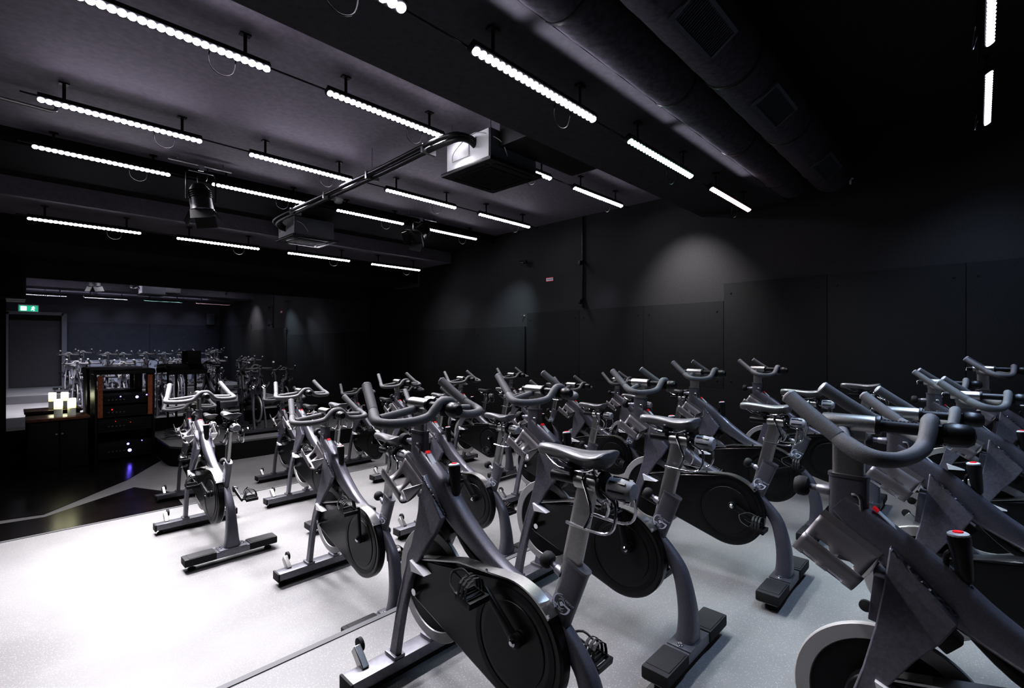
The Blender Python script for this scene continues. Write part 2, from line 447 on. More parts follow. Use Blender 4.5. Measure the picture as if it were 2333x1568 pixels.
        # inner lip standing along the spine
        b = NB(); sweep(b, [A0+V((-s*.050, 0, 0))+up*.010, A0+ax*.155+V((-s*.050, 0, 0))+up*.010], (.0025, .016), shape='rect'); obj('holder_lip', b, M['holder'], o)
    # resistance knob
    b = NB(); o0 = V((0, .64, .752)); kd = V((0, .12, 1)).normalized()
    lathe(b, [(.015, -.03), (.015, .012), (.009, .018), (.009, .045)], o0, kd, 14); rk = obj('knob_stem', b, M['chrome'], R)
    b = NB(); lathe(b, [(.010, .03), (.016, .04), (.018, .06), (.022, .12), (.0235, .135), (.021, .145), (0, .147)], o0, kd, 18); kk = obj('resistance_knob', b, M['black'], rk)
    b = NB(); lathe(b, [(.0215, .1445), (.0215, .149), (.017, .152)], o0, kd, 12); obj('knob_cap', b, M['strip'], rk)
    b = NB(); lathe(b, [(.011, .1515), (.010, .1545), (0, .155)], o0, kd, 14); o = obj('brake_button', b, M['redglow'], rk); o['label'] = 'red button on top of the knob'
    b = NB(); tube(b, [o0+V((0, .008, .02)), o0+V((0, .035, .04)), o0+V((0, .040, .085)), o0+V((0, .032, .10))], .006, 8, smooth=3); obj('brake_lever', b, M['black'], rk)
    # seat tube
    sd = V((0, -.386, .922)).normalized()  # axis upwards, leaning back
    S0 = V((0, .172, .437))
    def sp_(t): return S0+sd*t
    sd = (V((0, .069, .697))-S0).normalized(); L = (V((0, .069, .697))-S0).length
    b = NB(); sweep(b, [sp_(-.02), sp_(L)], (.0185, .041), shape='oval', n=20); stt = obj('seat_tube', b, M['frame'], R)
    b = NB(); sweep(b, [sp_(L-.006), sp_(L+.003)], (.0205, .0435), shape='oval', n=20); obj('collar', b, M['stab'], stt)
    b = NB(); n_ = V((0, .92, .38)); pc = sp_(L-.065)+n_*.04
    lathe(b, [(.016, 0), (.014, .025), (.010, .03), (.010, .05)], pc, n_, 14); pp = obj('pin_housing', b, M['leg'], stt)
    b = NB(); lathe(b, [(.010, .045), (.022, .05), (.027, .058), (.027, .072), (.021, .082), (0, .085)], pc, n_, 18); obj('height_knob', b, M['rubber'], pp)
    # logo on the left side of the seat tube
    lc = sp_(.142)+V((-.0194, 0, 0))
    ex = V((0, -1, 0)); ex = (ex - sd*ex.dot(sd)).normalized(); ey = sd
    def P(u, v): return lc+ex*u+ey*v
    b = NB()
    def arc(c, r, a0, a1, w0, w1, n=14, sq=1.):
        prev = None
        for i in range(n+1):
            t = i/n; a = math.radians(a0+(a1-a0)*t); w = w0+(w1-w0)*t
            pi_ = b.verts.new(P(c[0]+(r-w/2)*math.cos(a), c[1]+sq*(r-w/2)*math.sin(a)))
            po = b.verts.new(P(c[0]+(r+w/2)*math.cos(a), c[1]+sq*(r+w/2)*math.sin(a)))
            if prev: b.faces.new((prev[0], prev[1], po, pi_))
            prev = (pi_, po)
    def quad(*uv):
        b.faces.new([b.verts.new(P(u, v)) for u, v in uv])
    arc((.0, .0), .030, 100, 240, .002, .007); arc((0, 0), .030, -80, 0, .002, .007)
    quad((-.028, -.014), (-.012, -.016), (-.010, -.011), (-.0305, -.010))
    quad((.0265, .0005), (.034, .0005), (.034, .008), (.002, .006), (.004, .001))
    arc((0, 0), .0145, 20, 150, .002, .002); arc((0, 0), .0145, 200, 330, .002, .002)
    quad((-.008, 0), (0, -.0095), (.008, 0), (0, .0095))
    obj('logo_print', b, M['logo'], stt, keep=True)
    for txt, u, v in (('LEARN ABOUT', .008, .0175), ('YOUR BIKE', -.012, -.0235)):
        cu = bpy.data.curves.new('t', 'FONT'); cu.body = txt; cu.size = .0105; cu.align_x = 'CENTER'; cu.resolution_u = 2
        to = bpy.data.objects.new('t', cu); me = bpy.data.meshes.new_from_object(to)
        bpy.data.objects.remove(to)
        for v_ in me.vertices: v_.co = P(u+v_.co.x, v+v_.co.y) + V((-.0003, 0, 0))
        me.materials.append(M['logo']); o = bpy.data.objects.new('lettering', me); COL.objects.link(o); o.parent = stt
    # seat group
    sg = []
    top = V((0, .030, .955))
    up_ = sd
    b = NB(); sweep(b, [sp_(L-.16), top - sd*.012], (.0135, .034), shape='oval', n=18); sg.append(obj('seat_post', b, M['steel'], R))
    b = NB(); lathe(b, [(.021, -.045), (.0245, -.042), (.0245, .042), (.021, .045)], top, (0, 1, 0), 20); sc_ = obj('seat_clamp', b, M['steel'], R); sg.append(sc_)
    b = NB(); lathe(b, [(.036, -.058), (.040, -.055), (.040, -.047), (.036, -.044)], top, (0, 1, 0), 22); obj('clamp_disc', b, M['black'], sc_)
    b = NB(); lathe(b, [(.017, -.13), (.017, .11), (.0175, .135), (.012, .14)], top, (0, 1, 0), 16)
    for k in range(8): box(b, (0, top.y-.06-.007*k, top.z+.0165), (.010, .003, .002))
    sg.append(obj('seat_slider', b, M['blackm'], R))
    b = NB(); lathe(b, [(.018, .07), (.030, .075), (.033, .105), (.028, .14), (.022, .147), (0, .149)], top, (0, -1, 0), 18)
    kb = obj('seat_knob', b, M['knobg'], R); sg.append(kb)
    b = NB()
    for k in range(8):
        a = 2*PI*k/8; box(b, (0, 0, 0), (.005, .05, .004), bev=0)
        for v_ in b.verts[-8:]:
            pass
        bmv = b.verts[:][-8:]
        Mx = Matrix.Translation(top+V((0, -.108, 0))) @ Matrix.Rotation(a, 4, 'Y') @ Matrix.Translation((0, 0, .0318))
        for v_ in bmv: v_.co = Mx @ v_.co
    obj('knob_ridges', b, M['black'], kb)
    # saddle: lofted
    b = NB(); rings = []
    st0 = [(.136, .010, .016, .002), (.130, .019, .034, .006), (.10, .022, .046, .010), (.05, .024, .056, .010), (.0, .032, .064, .006), (-.04, .046, .070, .004), (-.08, .062, .072, .008), (-.112, .069, .066, .015), (-.128, .060, .048, .018), (-.134, .042, .026, .016)]
    hs = [.016, .026, .032, .034, .036, .038, .042, .042, .034, .020]
    st = [(y, w, h2, z) for (y, w, _, z), h2 in zip(st0, hs)]
    SY, SZ = top.y+.057, 1.027
    n = 16
    for y, w, hgt, z in st:
        ring = []
        for k in range(n):
            a = 2*PI*k/n; cx, sz = math.cos(a), math.sin(a)
            zz = z-.004+(.018*sz if sz > 0 else hgt*sz*.9)
            if sz > .95: zz -= .005*(1 if y < .06 else 0)
            xx = w*cx*(1 if sz > -.3 else (.62 if y < .03 else .8))
            ring.append(b.verts.new((xx, SY+y, SZ+zz)))
        rings.append(ring)
    for A, B in zip(rings, rings[1:]):
        for k in range(n): b.faces.new((A[k], B[k], B[(k+1) % n], A[(k+1) % n]))
    b.faces.new(rings[0]); b.faces.new(list(reversed(rings[-1])))
    sad = obj('saddle', b, M['saddle'], R, sub=1, ang=80); sg.append(sad)
    b = NB()
    for s in (-1, 1): tube(b, [(s*.012, SY+.10, SZ-.012), (s*.022, SY+.04, SZ-.040), (s*.022, SY-.05, SZ-.040), (s*.04, SY-.10, SZ-.02)], .0035, 8, smooth=3)
    obj('saddle_rails', b, M['chrome'], sad)
    b = NB(); lathe(b, [(.014, 0), (.014, .03), (.022, .034), (.022, .046)], (0, SY, SZ-.075), n=14); box(b, (0, SY, SZ-.040), (.06, .03, .014), bev=.004); obj('rail_clamp', b, M['blackm'], sad)
    # wire rack
    b = NB()
    for s in (-1, 1):
        tube(b, [(s*.055, .085, .858), (s*.055, -.035, .855), (s*.055, -.075, .88), (s*.050, -.078, .94), (s*.040, -.045, .958), (s*.030, -.015, .97), (s*.028, .005, 1.0), (s*.012, .02, 1.006)], .0048, 8, smooth=4)
        tube(b, [(s*.055, .02, .857), (s*.045, .005, .90), (s*.028, .03, .945), (s*.028, .045, .985), (s*.012, .05, 1.004)], .0048, 8, smooth=4)
    for v_ in b.verts: v_.co += V((0, -.012, -.017))
    sg.append(obj('wire_rack', b, M['chrome'], R))
    # flywheel
    FC = (0, .790, .395)
    b = NB(); lathe(b, [(.03, -.012), (.03, -.006), (.185, -.004), (.185, .004), (.03, .006), (.03, .012)], FC, (1, 0, 0), 56)
    fw = obj('flywheel', b, M['disc'], R)
    b = NB(); lathe(b, [(.183, -.0085), (.219, -.0085), (.222, -.006), (.222, .006), (.219, .0085), (.183, .0085), (.180, .004), (.180, -.004)], FC, (1, 0, 0), 64, True); obj('rim', b, M['rim'], fw)
    b = NB(); lathe(b, [(.014, -.095), (.014, .095)], FC, (1, 0, 0), 14); obj('axle', b, M['chrome'], fw)
    # brake pad housing
    b = NB(); box(b, (0, .70, .655), (.05, .10, .05), rot=Euler((.7, 0, 0)), bev=.008); obj('brake_housing', b, M['black'], R)
    # drive covers
    def tear(off):
        out = []; c1, r1 = (.285, .395), .202+off; c2, r2 = (.795, .425), .088+off
        d = V((c2[0]-c1[0], c2[1]-c1[1])); base = math.atan2(d.y, d.x); al = math.acos((r1-r2)/d.length)
        for i in range(33):
            a = base+al+(2*PI-2*al)*i/32; out.append((c1[0]+r1*math.cos(a), c1[1]+r1*math.sin(a)))
        for i in range(13):
            a = base-al+2*al*i/12; out.append((c2[0]+r2*math.cos(a), c2[1]+r2*math.sin(a)))
        return out
    b = NB(); prism_x(b, tear(0), -.062, -.016)
    dc = obj('drive_cover', b, M['cover'], R, bev=.008)
    b = NB(); prism_x(b, [((.285)+.135*math.cos(2*PI*i/40), .395+.135*math.sin(2*PI*i/40)) for i in range(40)], -.066, -.061); obj('cover_disc', b, M['black'], dc, bev=.002)
    b = NB(); ring = []
    for i in range(49): ring.append((-.063, (.285)+.165*math.cos(2*PI*i/48), .395+.165*math.sin(2*PI*i/48)))
    sweep(b, ring[:-1], (.002, .011), shape='rect', closed=True); obj('cover_ring', b, M['disc'], dc)
    # metal strip along the top of the cover
    t = tear(.004); 
    i0 = [i for i in range(33)]
    top_arc = [(y, z) for (y, z) in t[:10]]
    path = [(-.045, .775, .517)]+[(-.045, y, z) for y, z in top_arc]
    path = [(-.045, .80, .512)]+[(-.045, .55, .578)] + [(-.045, y, z) for y, z in top_arc[1:]]
    sweep(b := NB(), path, (.0235, .003), shape='rect'); obj('guard_strip', b, M['steel'], R)
    b = NB(); vs = [(.81, .515), (.715, .482), (.80, .475)]; prism_x(b, vs, -.10, -.064); obj('axle_bracket', b, M['whitebox'], R)
    b = NB(); lathe(b, [(.006, 0), (.006, .004)], (-.068, .40, .597), (-1, 0, 0), 10); lathe(b, [(.006, 0), (.006, .004)], (-.068, .13, .545), (-1, 0, 0), 10); obj('cover_screws', b, M['chrome'], dc)
    # bottom bracket, cranks, pedals
    BB = V((0, .245, .435))
    b = NB(); lathe(b, [(.024, -.075), (.024, .05)], BB, (1, 0, 0), 18); obj('bottom_bracket', b, M['blackm'], R)
    cr = []
    for s in (-1, 1):
        b = NB(); sweep(b, [(0, -.012, 0), (0, .05, 0), (0, .165, 0), (0, .182, 0)], [(.009, .019), (.009, .017), (.008, .013), (.007, .012)], shape='oval', n=12)
        lathe(b, [(.024, -.010), (.024, .008), (.014, .014), (0, .015)], (0, 0, 0), (s, 0, 0), 18)
        ca = obj('crank_arm', b, M['blackm'], R, loc=(s*.092, BB.y, BB.z), bev=0); cr.append(ca)
        b = NB(); lathe(b, [(.012, .012), (.013, .016), (.007, .022), (0, .022)], (0, 0, 0), (s, 0, 0), 12); obj('crank_bolt', b, M['chrome'], ca)
        b = NB(); tube(b, [(-s*.005, 0, 0), (s*.10, 0, 0)], .007, 8)
        for q in (-1, 1): box(b, (s*.062, q*.033, 0), (.085, .012, .022), bev=.003)
        for q in (.025, .100): box(b, (s*q, 0, 0), (.008, .07, .020), bev=.002)
        for q in (-2, -1, 0, 1, 2): box(b, (s*.062, q*.013, .0), (.07, .003, .012))
        pd = obj('pedal', b, M['blackm'], ca, loc=(0, .175, 0))
        # toe cage
        pd2 = NB(); tube(pd2, [(s*.03, .035, .0), (s*.035, .085, .01), (s*.06, .105, .035), (s*.085, .085, .01), (s*.095, .035, 0)], .004, 6, smooth=3)
        tube(pd2, [(s*.06, .105, .035), (s*.06, .06, .065), (s*.06, .02, .06)], .004, 6, smooth=3)
        for i in range(3): sweep(pd2, [(s*.022, -.012+.016*i, .005), (s*.03, -.006+.016*i, .05), (s*.06, -.002+.016*i, .062), (s*.095, -.006+.016*i, .045), (s*.103, -.012+.016*i, .005)], (.0012, .005), shape='rect', smooth=2)
        me = bpy.data.meshes.new('toe_cage'); pd2.to_mesh(me); pd2.free(); me.materials.append(M['rubber'])
        o = bpy.data.objects.new('toe_cage', me); COL.objects.link(o); o.parent = ca; o.location = (0, .175, 0)
    return R

proto = build_bike('spin_bike')
index_children()
GROUPS_H = ('handlebar_post', 'handlebar_clamp', 'slider_rod', 'handlebar_knob', 'bar_bracket')
def base(n): return n.split('.')[0]
SDIR = (V((0, .069, .697))-V((0, .172, .437))).normalized()

# X, rear Y, floor z, handlebar raise, saddle raise, crank angle, yaw, label
BIKES = [
 (1.19, 0.8, 0, 0.01, 0, 40, 0, 'nearest black spin bike at the centre front, its pedal cover cut by the bottom edge', 'front row'),
 (2.04, 0.91, 0, 0.006, -0.01, 75, 0, 'black spin bike right of the nearest centre bike, saddle at mid frame', 'front row'),
 (2.98, 0.78, 0, 0, -0.025, 205, 0, 'third spin bike of the front row, full teardrop pedal cover facing the camera', 'front row'),
 (3.99, 0.84, 0, 0.03, -0.015, 160, 0, 'fourth spin bike of the front row, raised handlebar against the padded wall', 'front row'),
 (4.88, 0.62, 0, 0.03, -0.01, 120, 0, 'fifth and farthest spin bike of the front row, beside the right wall', 'front row'),
 (1.607, -0.62, 0, 0.04, 0, 60, 0, 'nearest spin bike at the right edge, its big handlebar and flywheel cropped', 'right cluster'),
 (2.6, -0.64, 0, -0.03, 0, 190, 0, 'bluish lit spin bike directly behind the big handlebar at the right edge', 'right cluster'),
 (3.75, -0.82, 0, -0.03, 0, 100, 0, 'third spin bike inward from the right edge, handlebar level with its neighbours', 'right cluster'),
 (4.73, -0.64, 0, -0.02, 0, 20, 0, 'fourth spin bike of the right-edge group, mostly hidden behind nearer handlebars', 'right cluster'),
 (5.38, -0.9, 0, 0.065, 0, 150, 0, 'farthest spin bike of the right-edge group, tallest handlebar against the dark wall', 'right cluster'),
 (1.50, 2.34, -.2, 0, 0, 85, 0, 'spin bike left of the nearest centre bike, front foot bar on pale floor', 'second row'),
 (2.45, 2.42, -.2, 0, 0.015, 45, 0, 'spin bike seen just behind the nearest centre bike, one step lower', 'second row'),
 (3.55, 2.36, -.2, 0, 0, 130, 0, 'spin bike whose small saddle shows behind the mid-frame saddle, one step lower', 'second row'),
 (4.48, 2.49, -.2, 0, 0, 220, 0, 'spin bike between the third front-row handlebar and the wall, one step lower', 'second row'),
 (5.35, 2.42, -.2, 0.02, 0, 10, 0, 'spin bike of the second row closest to the padded wall, hardly visible', 'second row'),
 (1.13, 3.94, -.2, 0.035, 0.01, 15, 0, 'lone spin bike at left seen from behind, rear foot bar on the pale floor', 'third row'),
 (2, 3.98, -.2, 0, 0, 70, 0, 'spin bike right of the lone left bike, front foot bar on the pale step edge', 'third row'),
 (3.14, 4, -.2, 0.03, 0, 140, 0, 'third-row spin bike with raised handlebar above the nearest centre bike', 'third row'),
 (4.1, 4, -.2, 0.02, 0, 250, 0, 'third-row spin bike seen right of the nearest handlebar', 'third row'),
 (5.05, 4, -.2, 0.03, 0, 60, 0, 'third-row spin bike farthest right, small handlebar by the padded wall', 'third row'),
 (1.43, 5.66, -.4, -0.02, 0, 40, 0, 'farthest left spin bike on the lowest step, doubled handlebar below the lone bike', 'fourth row'),
 (2.48, 5.68, -.4, 0, 0, 170, 0, 'fourth-row spin bike in front of the instructor platform', 'fourth row'),
 (3.52, 5.68, -.4, 0, 0, 100, 0, 'fourth-row spin bike third from the left, small against the black far wall', 'fourth row'),
 (4.4, 5.68, -.4, -0.03, 0, 100, 0, 'fourth-row spin bike fourth from the left, low handlebar', 'fourth row'),
 (5.33, 5.68, -.4, 0, 0, 60, 0, 'fourth-row spin bike tucked in the far right corner', 'fourth row'),
 (2.88, 9.48, -.11, 0, 0, 90, PI, 'instructor spin bike on the low stage facing the class before the mirror', 'stage'),
]
def place(R, X, Y, Z, dh, ds, ca, yaw, label, group):
    R.location = (X, Y, Z); R.rotation_euler = (0, 0, yaw)
    tag(R, label, 'exercise bike', None if group == 'stage' else 'spin bikes of the ' + group)
    side = 0
    for ch in R.children_recursive if False else KIDS[R.name]:
        n = base(ch.name)
        if ch.parent != R: continue
        if n in ('handlebar_post', 'handlebar_clamp', 'slider_rod', 'handlebar_knob', 'bar_bracket', 'handlebar'): ch.location.z = dh
        if n in ('seat_post', 'seat_clamp', 'seat_slider', 'seat_knob', 'saddle', 'wire_rack'): ch.location = SDIR*ds
        if n == 'crank_arm':
            a = math.radians(ca) + (PI if ch.location.x > 0 else 0)
            ch.rotation_euler = (a, 0, 0)
            for g in KIDS.get(ch.name, []):
                if base(g.name) in ('pedal', 'toe_cage'): g.rotation_euler = (-a+(0.15 if base(g.name) else 0), 0, 0)
KIDS = {}
insts = [proto]+[copy_tree(proto) for _ in BIKES[1:]]
for o in bpy.data.objects:
    if o.parent: KIDS.setdefault(o.parent.name, []).append(o)
for R, B in zip(insts, BIKES): place(R, *B)

# ------------------------------------------------------------------ LED bars
TILT = math.radians(30)
NL = 24
def build_bar():
    R = empty('led_bar')
    rot = Euler((-TILT, 0, 0))
    b = NB(); box(b, (0, 0, .025), (1.0, .056, .043), bev=.006)
    for v in b.verts: v.co.rotate(rot)
    obj('housing', b, M['blackm'], R)
    lm = None
    for k in range(NL):
        b = NB() if lm is None else None
        x = -.5+(k+.5)/NL
        if lm is None:
            lathe(b, [(.0205, .003), (.0205, -.0008), (.012, -.003), (0, -.004)], (0, 0, 0), (0, 0, 1), 10)
            o = obj('led_lens', b, LENS['w'], R, ang=80); lm = o.data
        else:
            o = bpy.data.objects.new('led_lens', lm); COL.objects.link(o); o.parent = R
        o.location = (x, 0, 0); o.rotation_euler = (-TILT, 0, 0)
    for s in (-1, 1):
        b = NB(); box(b, (s*.36, .012, .10), (.02, .004, .12)); box(b, (s*.36, .012, .163), (.06, .04, .008)); 
        obj('mounting_bracket', b, M['blackm'], R)
    b = NB(); tube(b, [(.20, .04, .04), (.18, .06, .0), (.19, .07, -.07), (.25, .075, -.10), (.31, .07, -.07), (.32, .05, .02)], .0035, 6, smooth=5)
    obj('power_cable', b, M['black'], R)
    return R
bar0 = build_bar(); index_children()
XE = 5.3
SEG = [(.028, .212), (.286, .471), (.549, .736), (.810, 1.0)]
ROWS = [  # name, Y, z, segments, [lens kinds], light powers
 ('A', 1.705, 2.74, [0, 1, 2, 3], 'wwgr', [20, 26, 28, 24]),
 ('B', 3.20, 3.08, [0, 1, 2, 3], 'vwww', [50, 50, 28, 20]),
 ('C', 4.746, 3.08, [0, 1, 2, 3], 'vvww', [135, 66, 30, 22]),
 ('D', 5.91, 3.08, [0, 1, 2, 3], 'wwww', [105, 56, 32, 24]),
 ('E', 7.48, 2.74, [0, 1, 2, 3], 'wwww', [34, 30, 20, 16]),
 ('F', -.045, 3.08, [1, 2, 3], 'bbb', [40, 42, 38]),
]
DESC = {
 'A': ['lit LED bar ending at the top edge, nearest row under the dark beam', 'lit LED bar with separate round lamps, above right of the large ceiling unit', 'mint-tinted LED bar, third along the dark beam', 'rose-edged LED bar, last along the dark beam near the right wall'],
 'B': ['brightest big LED bar at the top left corner of the ceiling', 'LED bar ending at the black pipes by the large ceiling unit', 'LED bar mostly hidden by the large ceiling unit, one lamp tip showing', 'short-looking LED bar just right of the large ceiling unit'],
 'C': ['very bright LED bar at left, second below the biggest one', 'bright LED bar crossed by the black pipes, in the middle of the ceiling', 'LED bar in the row behind the pipes, left of and below the large ceiling unit', 'LED bar below the large ceiling unit, right end of its row'],
 'D': ['LED bar at left beside the left hanging spotlight', 'LED bar between the left spotlight and the end of the black pipes', 'LED bar left of the far hanging spotlight', 'LED bar touching the far hanging spotlight on its right'],
 'E': ['leftmost LED bar of the lowest far row', 'second LED bar of the lowest far row, left of the far ceiling unit', 'third LED bar of the lowest far row, under the far ceiling unit', 'rightmost LED bar of the lowest far row'],
 'F': ['', 'LED bar out above the camera', 'upper of the two LED bars at the top right corner', 'lower of the two LED bars at the top right corner'],
}
def lamp(name, loc, energy, size, tilt, spread, color, xs=1.0):
    l = bpy.data.lights.new(name, 'AREA'); l.shape = 'RECTANGLE'; l.size = xs; l.size_y = size
    l.energy = energy; l.spread = math.radians(spread); l.color = color
    o = bpy.data.objects.new(name, l); COL.objects.link(o); o.location = loc; o.rotation_euler = (-tilt, 0, 0)
    return o
first = True
LM = {}
GAIN = .345
for rn, Y, Z, segs, kinds, pw in ROWS:
    for q, si in enumerate(segs):
        x0, x1 = SEG[si][0]*XE, SEG[si][1]*XE
        R = bar0 if first else copy_tree(bar0)
        first = False
        R.location = ((x0+x1)/2, Y, Z)
        tag(R, DESC[rn][si], 'LED light bar', 'LED light bars hung in rows from the ceiling')
        kd = kinds[q]
        ch = [o for o in bpy.data.objects if o.parent == R and base(o.name) == 'led_lens']
        if kd not in LM:
            me = ch[0].data.copy(); me.materials.clear(); me.materials.append(LENS[kd]); LM[kd] = me
        for o in ch: o.data = LM[kd]
        colr = {'w': (1, .975, 1), 'v': (.97, .94, 1), 'g': (.8, 1, .95), 'r': (1, .9, .9), 'b': (.58, .73, 1)}[kd]
        tl, sp_ang = {'A': (32, 80), 'B': (24, 84), 'C': (10 if q == 0 else 20, 84), 'D': (18, 84), 'E': ((8, 125) if q else (30, 90)), 'F': (0, 120)}[rn]
        lamp('led_bar_light', ((x0+x1)/2, Y-.012, Z-.022), pw[q]*GAIN*(1.8 if rn == 'E' and q else 1), .04, math.radians(tl), sp_ang, colr, x1-x0)
    b = NB(); zt = Z+.045
    tube(b, [(.05, Y+.056, zt), (5.55, Y+.056, zt)], .006, 8)
    o = obj('lighting_rail', b, M['blackm']); tag(o, 'thin black rail carrying the %s of LED bars' % {'A': 'nearest beam row', 'B': 'brightest left row', 'C': 'third row', 'D': 'spotlight row', 'E': 'lowest far row', 'F': 'top right row'}[rn], 'rail', 'rails above the LED bars')

# ------------------------------------------------------------------ ceiling units, pipes, ducts
def ceiling_unit(name, cx, cy, zp, label, side_m, ztop=ZC):
    R = empty(name, (cx, cy, zp))
    b = NB(); box(b, (0, 0, .015), (.62, .62, .03), bev=.01)
    lathe(b, [(.0, 0), (.0, 0)], (0, 0, 0)) if False else None
    p = obj('panel', b, M['acblack'], R)
    b = NB()
    for s in (-1, 1):
        box(b, (s*.25, 0, -.003), (.045, .42, .006), bev=.002); box(b, (0, s*.25, -.003), (.42, .045, .006), bev=.002)
    obj('air_louvre', b, M['blackm'], p)
    b = NB(); box(b, (0, 0, -.004), (.38, .38, .006), bev=.002)
    for k in range(12): box(b, (0, -.17+.031*k, -.008), (.36, .006, .004))
    obj('intake_grille', b, M['black'], p)
    b = NB(); box(b, (.0, 0, .03+.12), (.54, .54, .24), bev=.006); bd = obj('body', b, side_m, R)
    b = NB(); box(b, (-.275, .0, .15), (.012, .52, .23), bev=.003); box(b, (-.283, .08, .17), (.01, .22, .13), bev=.003); o = obj('lit_side_sheet', b, M['whitebox'], R); o['label'] = 'white sheet and box painting the lit side'  # body is dark grey; the light on this side is put into white
    b = NB()
    for sx in (-1, 1):
        for sy in (-1, 1): tube(b, [(sx*.24, sy*.24, .26), (sx*.24, sy*.24, ztop-zp-.001)], .005, 6)
    obj('hanger_rods', b, M['chrome'], R)
    b = NB(); tube(b, [(-.27, .2, .1), (-.33, .1, .16), (-.33, -.15, .24), (-.2, -.3, .18), (-.1, -.29, .08)], .004, 6, smooth=5); o = obj('white_wire', b, M['cablew'], R); o['label'] = 'loose white wire'
    tag(R, label, 'air conditioner'); return R
ceiling_unit('ceiling_air_unit', 2.89, 3.03, 2.80, 'large black square ceiling air unit with its lit side coloured white, near the pipes', M['greybox'])
ceiling_unit('ceiling_air_unit', 2.89, 6.78, 2.80, 'small far square ceiling air unit at the left end of the pipes', M['greybox'], 3.12)
# bulkhead box between near unit and beam
b = NB(); box(b, (3.18, 2.595, 3.085), (.95, .30, .30), bev=.01)
for k in range(3): box(b, (3.3, 2.443, 3.0+.06*k), (.5, .006, .006))
tag(obj('duct_box', b, M['acblack']), 'black sheet metal box joining the large ceiling unit to the beam', 'duct')

R = empty('pipe_bundle', (2.42, 4.6, 2.98))
offs = [(-.045, .01), (.0, -.015), (.045, .012)]
for i, (dx, dz) in enumerate(offs):
    b = NB(); tube(b, [(dx+.30, -1.62+.0*i, dz+.02-.05*i), (dx+.12, -1.66, dz+.03), (dx, -1.5, dz+.01), (dx, -.5, dz), (dx, 1.0, dz), (dx, 1.9, dz), (dx+.1, 2.15, dz-.03), (dx+.25, 2.2, dz-.05)], .019 if i != 1 else .024, 12, smooth=5)
    obj('pipe', b, M['acblack'] if i == 1 else M['blackm'], R)
for y in (-1.3, -.4, .5, 1.4):
    b = NB(); box(b, (0, y, 0), (.14, .025, .07), bev=.003); tube(b, [(0, y, .03), (0, y, .27)], .003, 6); obj('pipe_hanger', b, M['steel'], R)
tag(R, 'black insulated pipes running along the ceiling between the two air units', 'pipes')

def round_duct(cy, cz, r, x0, x1, label, grilles):
    R = empty('air_duct', ((x0+x1)/2, cy, cz)); ox = (x0+x1)/2
    b = NB(); prof = []
    n = int((x1-x0)/.12)
    for i in range(n+1):
        x = x0+(x1-x0)*i/n
        prof.append((r*(1+.012*math.sin(i*2.2)), x-ox))
    lathe(b, prof, (0, 0, 0), (1, 0, 0), 32); obj('duct_tube', b, M['duct'], R, ang=60)
    x = x0+.5
    while x < x1:
        b = NB(); lathe(b, [(r+.002, -.012), (r+.006, -.008), (r+.006, .008), (r+.002, .012)], (x-ox, 0, 0), (1, 0, 0), 32); obj('duct_band', b, M['black'], R); x += 1.1
    for gx in grilles:
        b = NB(); 
        for k in range(22): box(b, (-.19+.018*k, 0, 0), (.004, .13, .012))
        box(b, (0, .078, 0), (.44, .018, .02)); box(b, (0, -.078, 0), (.44, .018, .02)); box(b, (.212, 0, 0), (.018, .16, .02)); box(b, (-.212, 0, 0), (.018, .16, .02))
        box(b, (0, 0, .012), (.42, .15, .004))
        ang = math.radians(-34)  # looks down and towards +Y
        m = Matrix.Translation((gx-ox, math.sin(ang)*(r+.006), -math.cos(ang)*(r+.006))) @ Matrix.Rotation(ang, 4, 'X')
        for v in b.verts: v.co = m @ v.co
        obj('duct_grille', b, M['grille'], R)
    b = NB()
    for k in range(4): tube(b, [(x0+.8+1.4*k-ox, 0, r), (x0+.8+1.4*k-ox, 0, 3.5-cz)], .005, 6)
    obj('duct_hangers', b, M['blackm'], R)
    tag(R, label, 'duct'); return R
round_duct(1.39, 3.02, .150, .2, 5.6, 'lower black wrapped round duct with a lit edge beside the LED beam row', [])
round_duct(1.04, 3.03, .172, .2, 5.6, 'black round duct with rectangular grilles, right of the lit-edged duct', [2.30, 3.40, 4.85])

# ceiling conduit at left
b = NB(); tube(b, [(-.6, 5.25, 3.238), (-.5, 5.25, 3.21), (.10, 5.25, 3.20), (.24, 5.25, 3.20), (.26, 5.25, 3.238)], .012, 8, smooth=4)
tag(obj('conduit', b, M['steel']), 'thin metal conduit end on the ceiling at the far left', 'pipe')
# smoke detector
R = empty('smoke_detector', (2.95, 5.96, ZC))
b = NB(); lathe(b, [(.062, 0), (.062, -.018), (.058, -.022)], n=24); obj('base', b, M['detector'], R)
b = NB(); lathe(b, [(.05, -.022), (.052, -.045), (.045, -.058), (0, -.062)], n=24); obj('sensor_head', b, M['detector'], R)
tag(R, 'white round smoke detector on the ceiling above the far air unit', 'smoke detector')

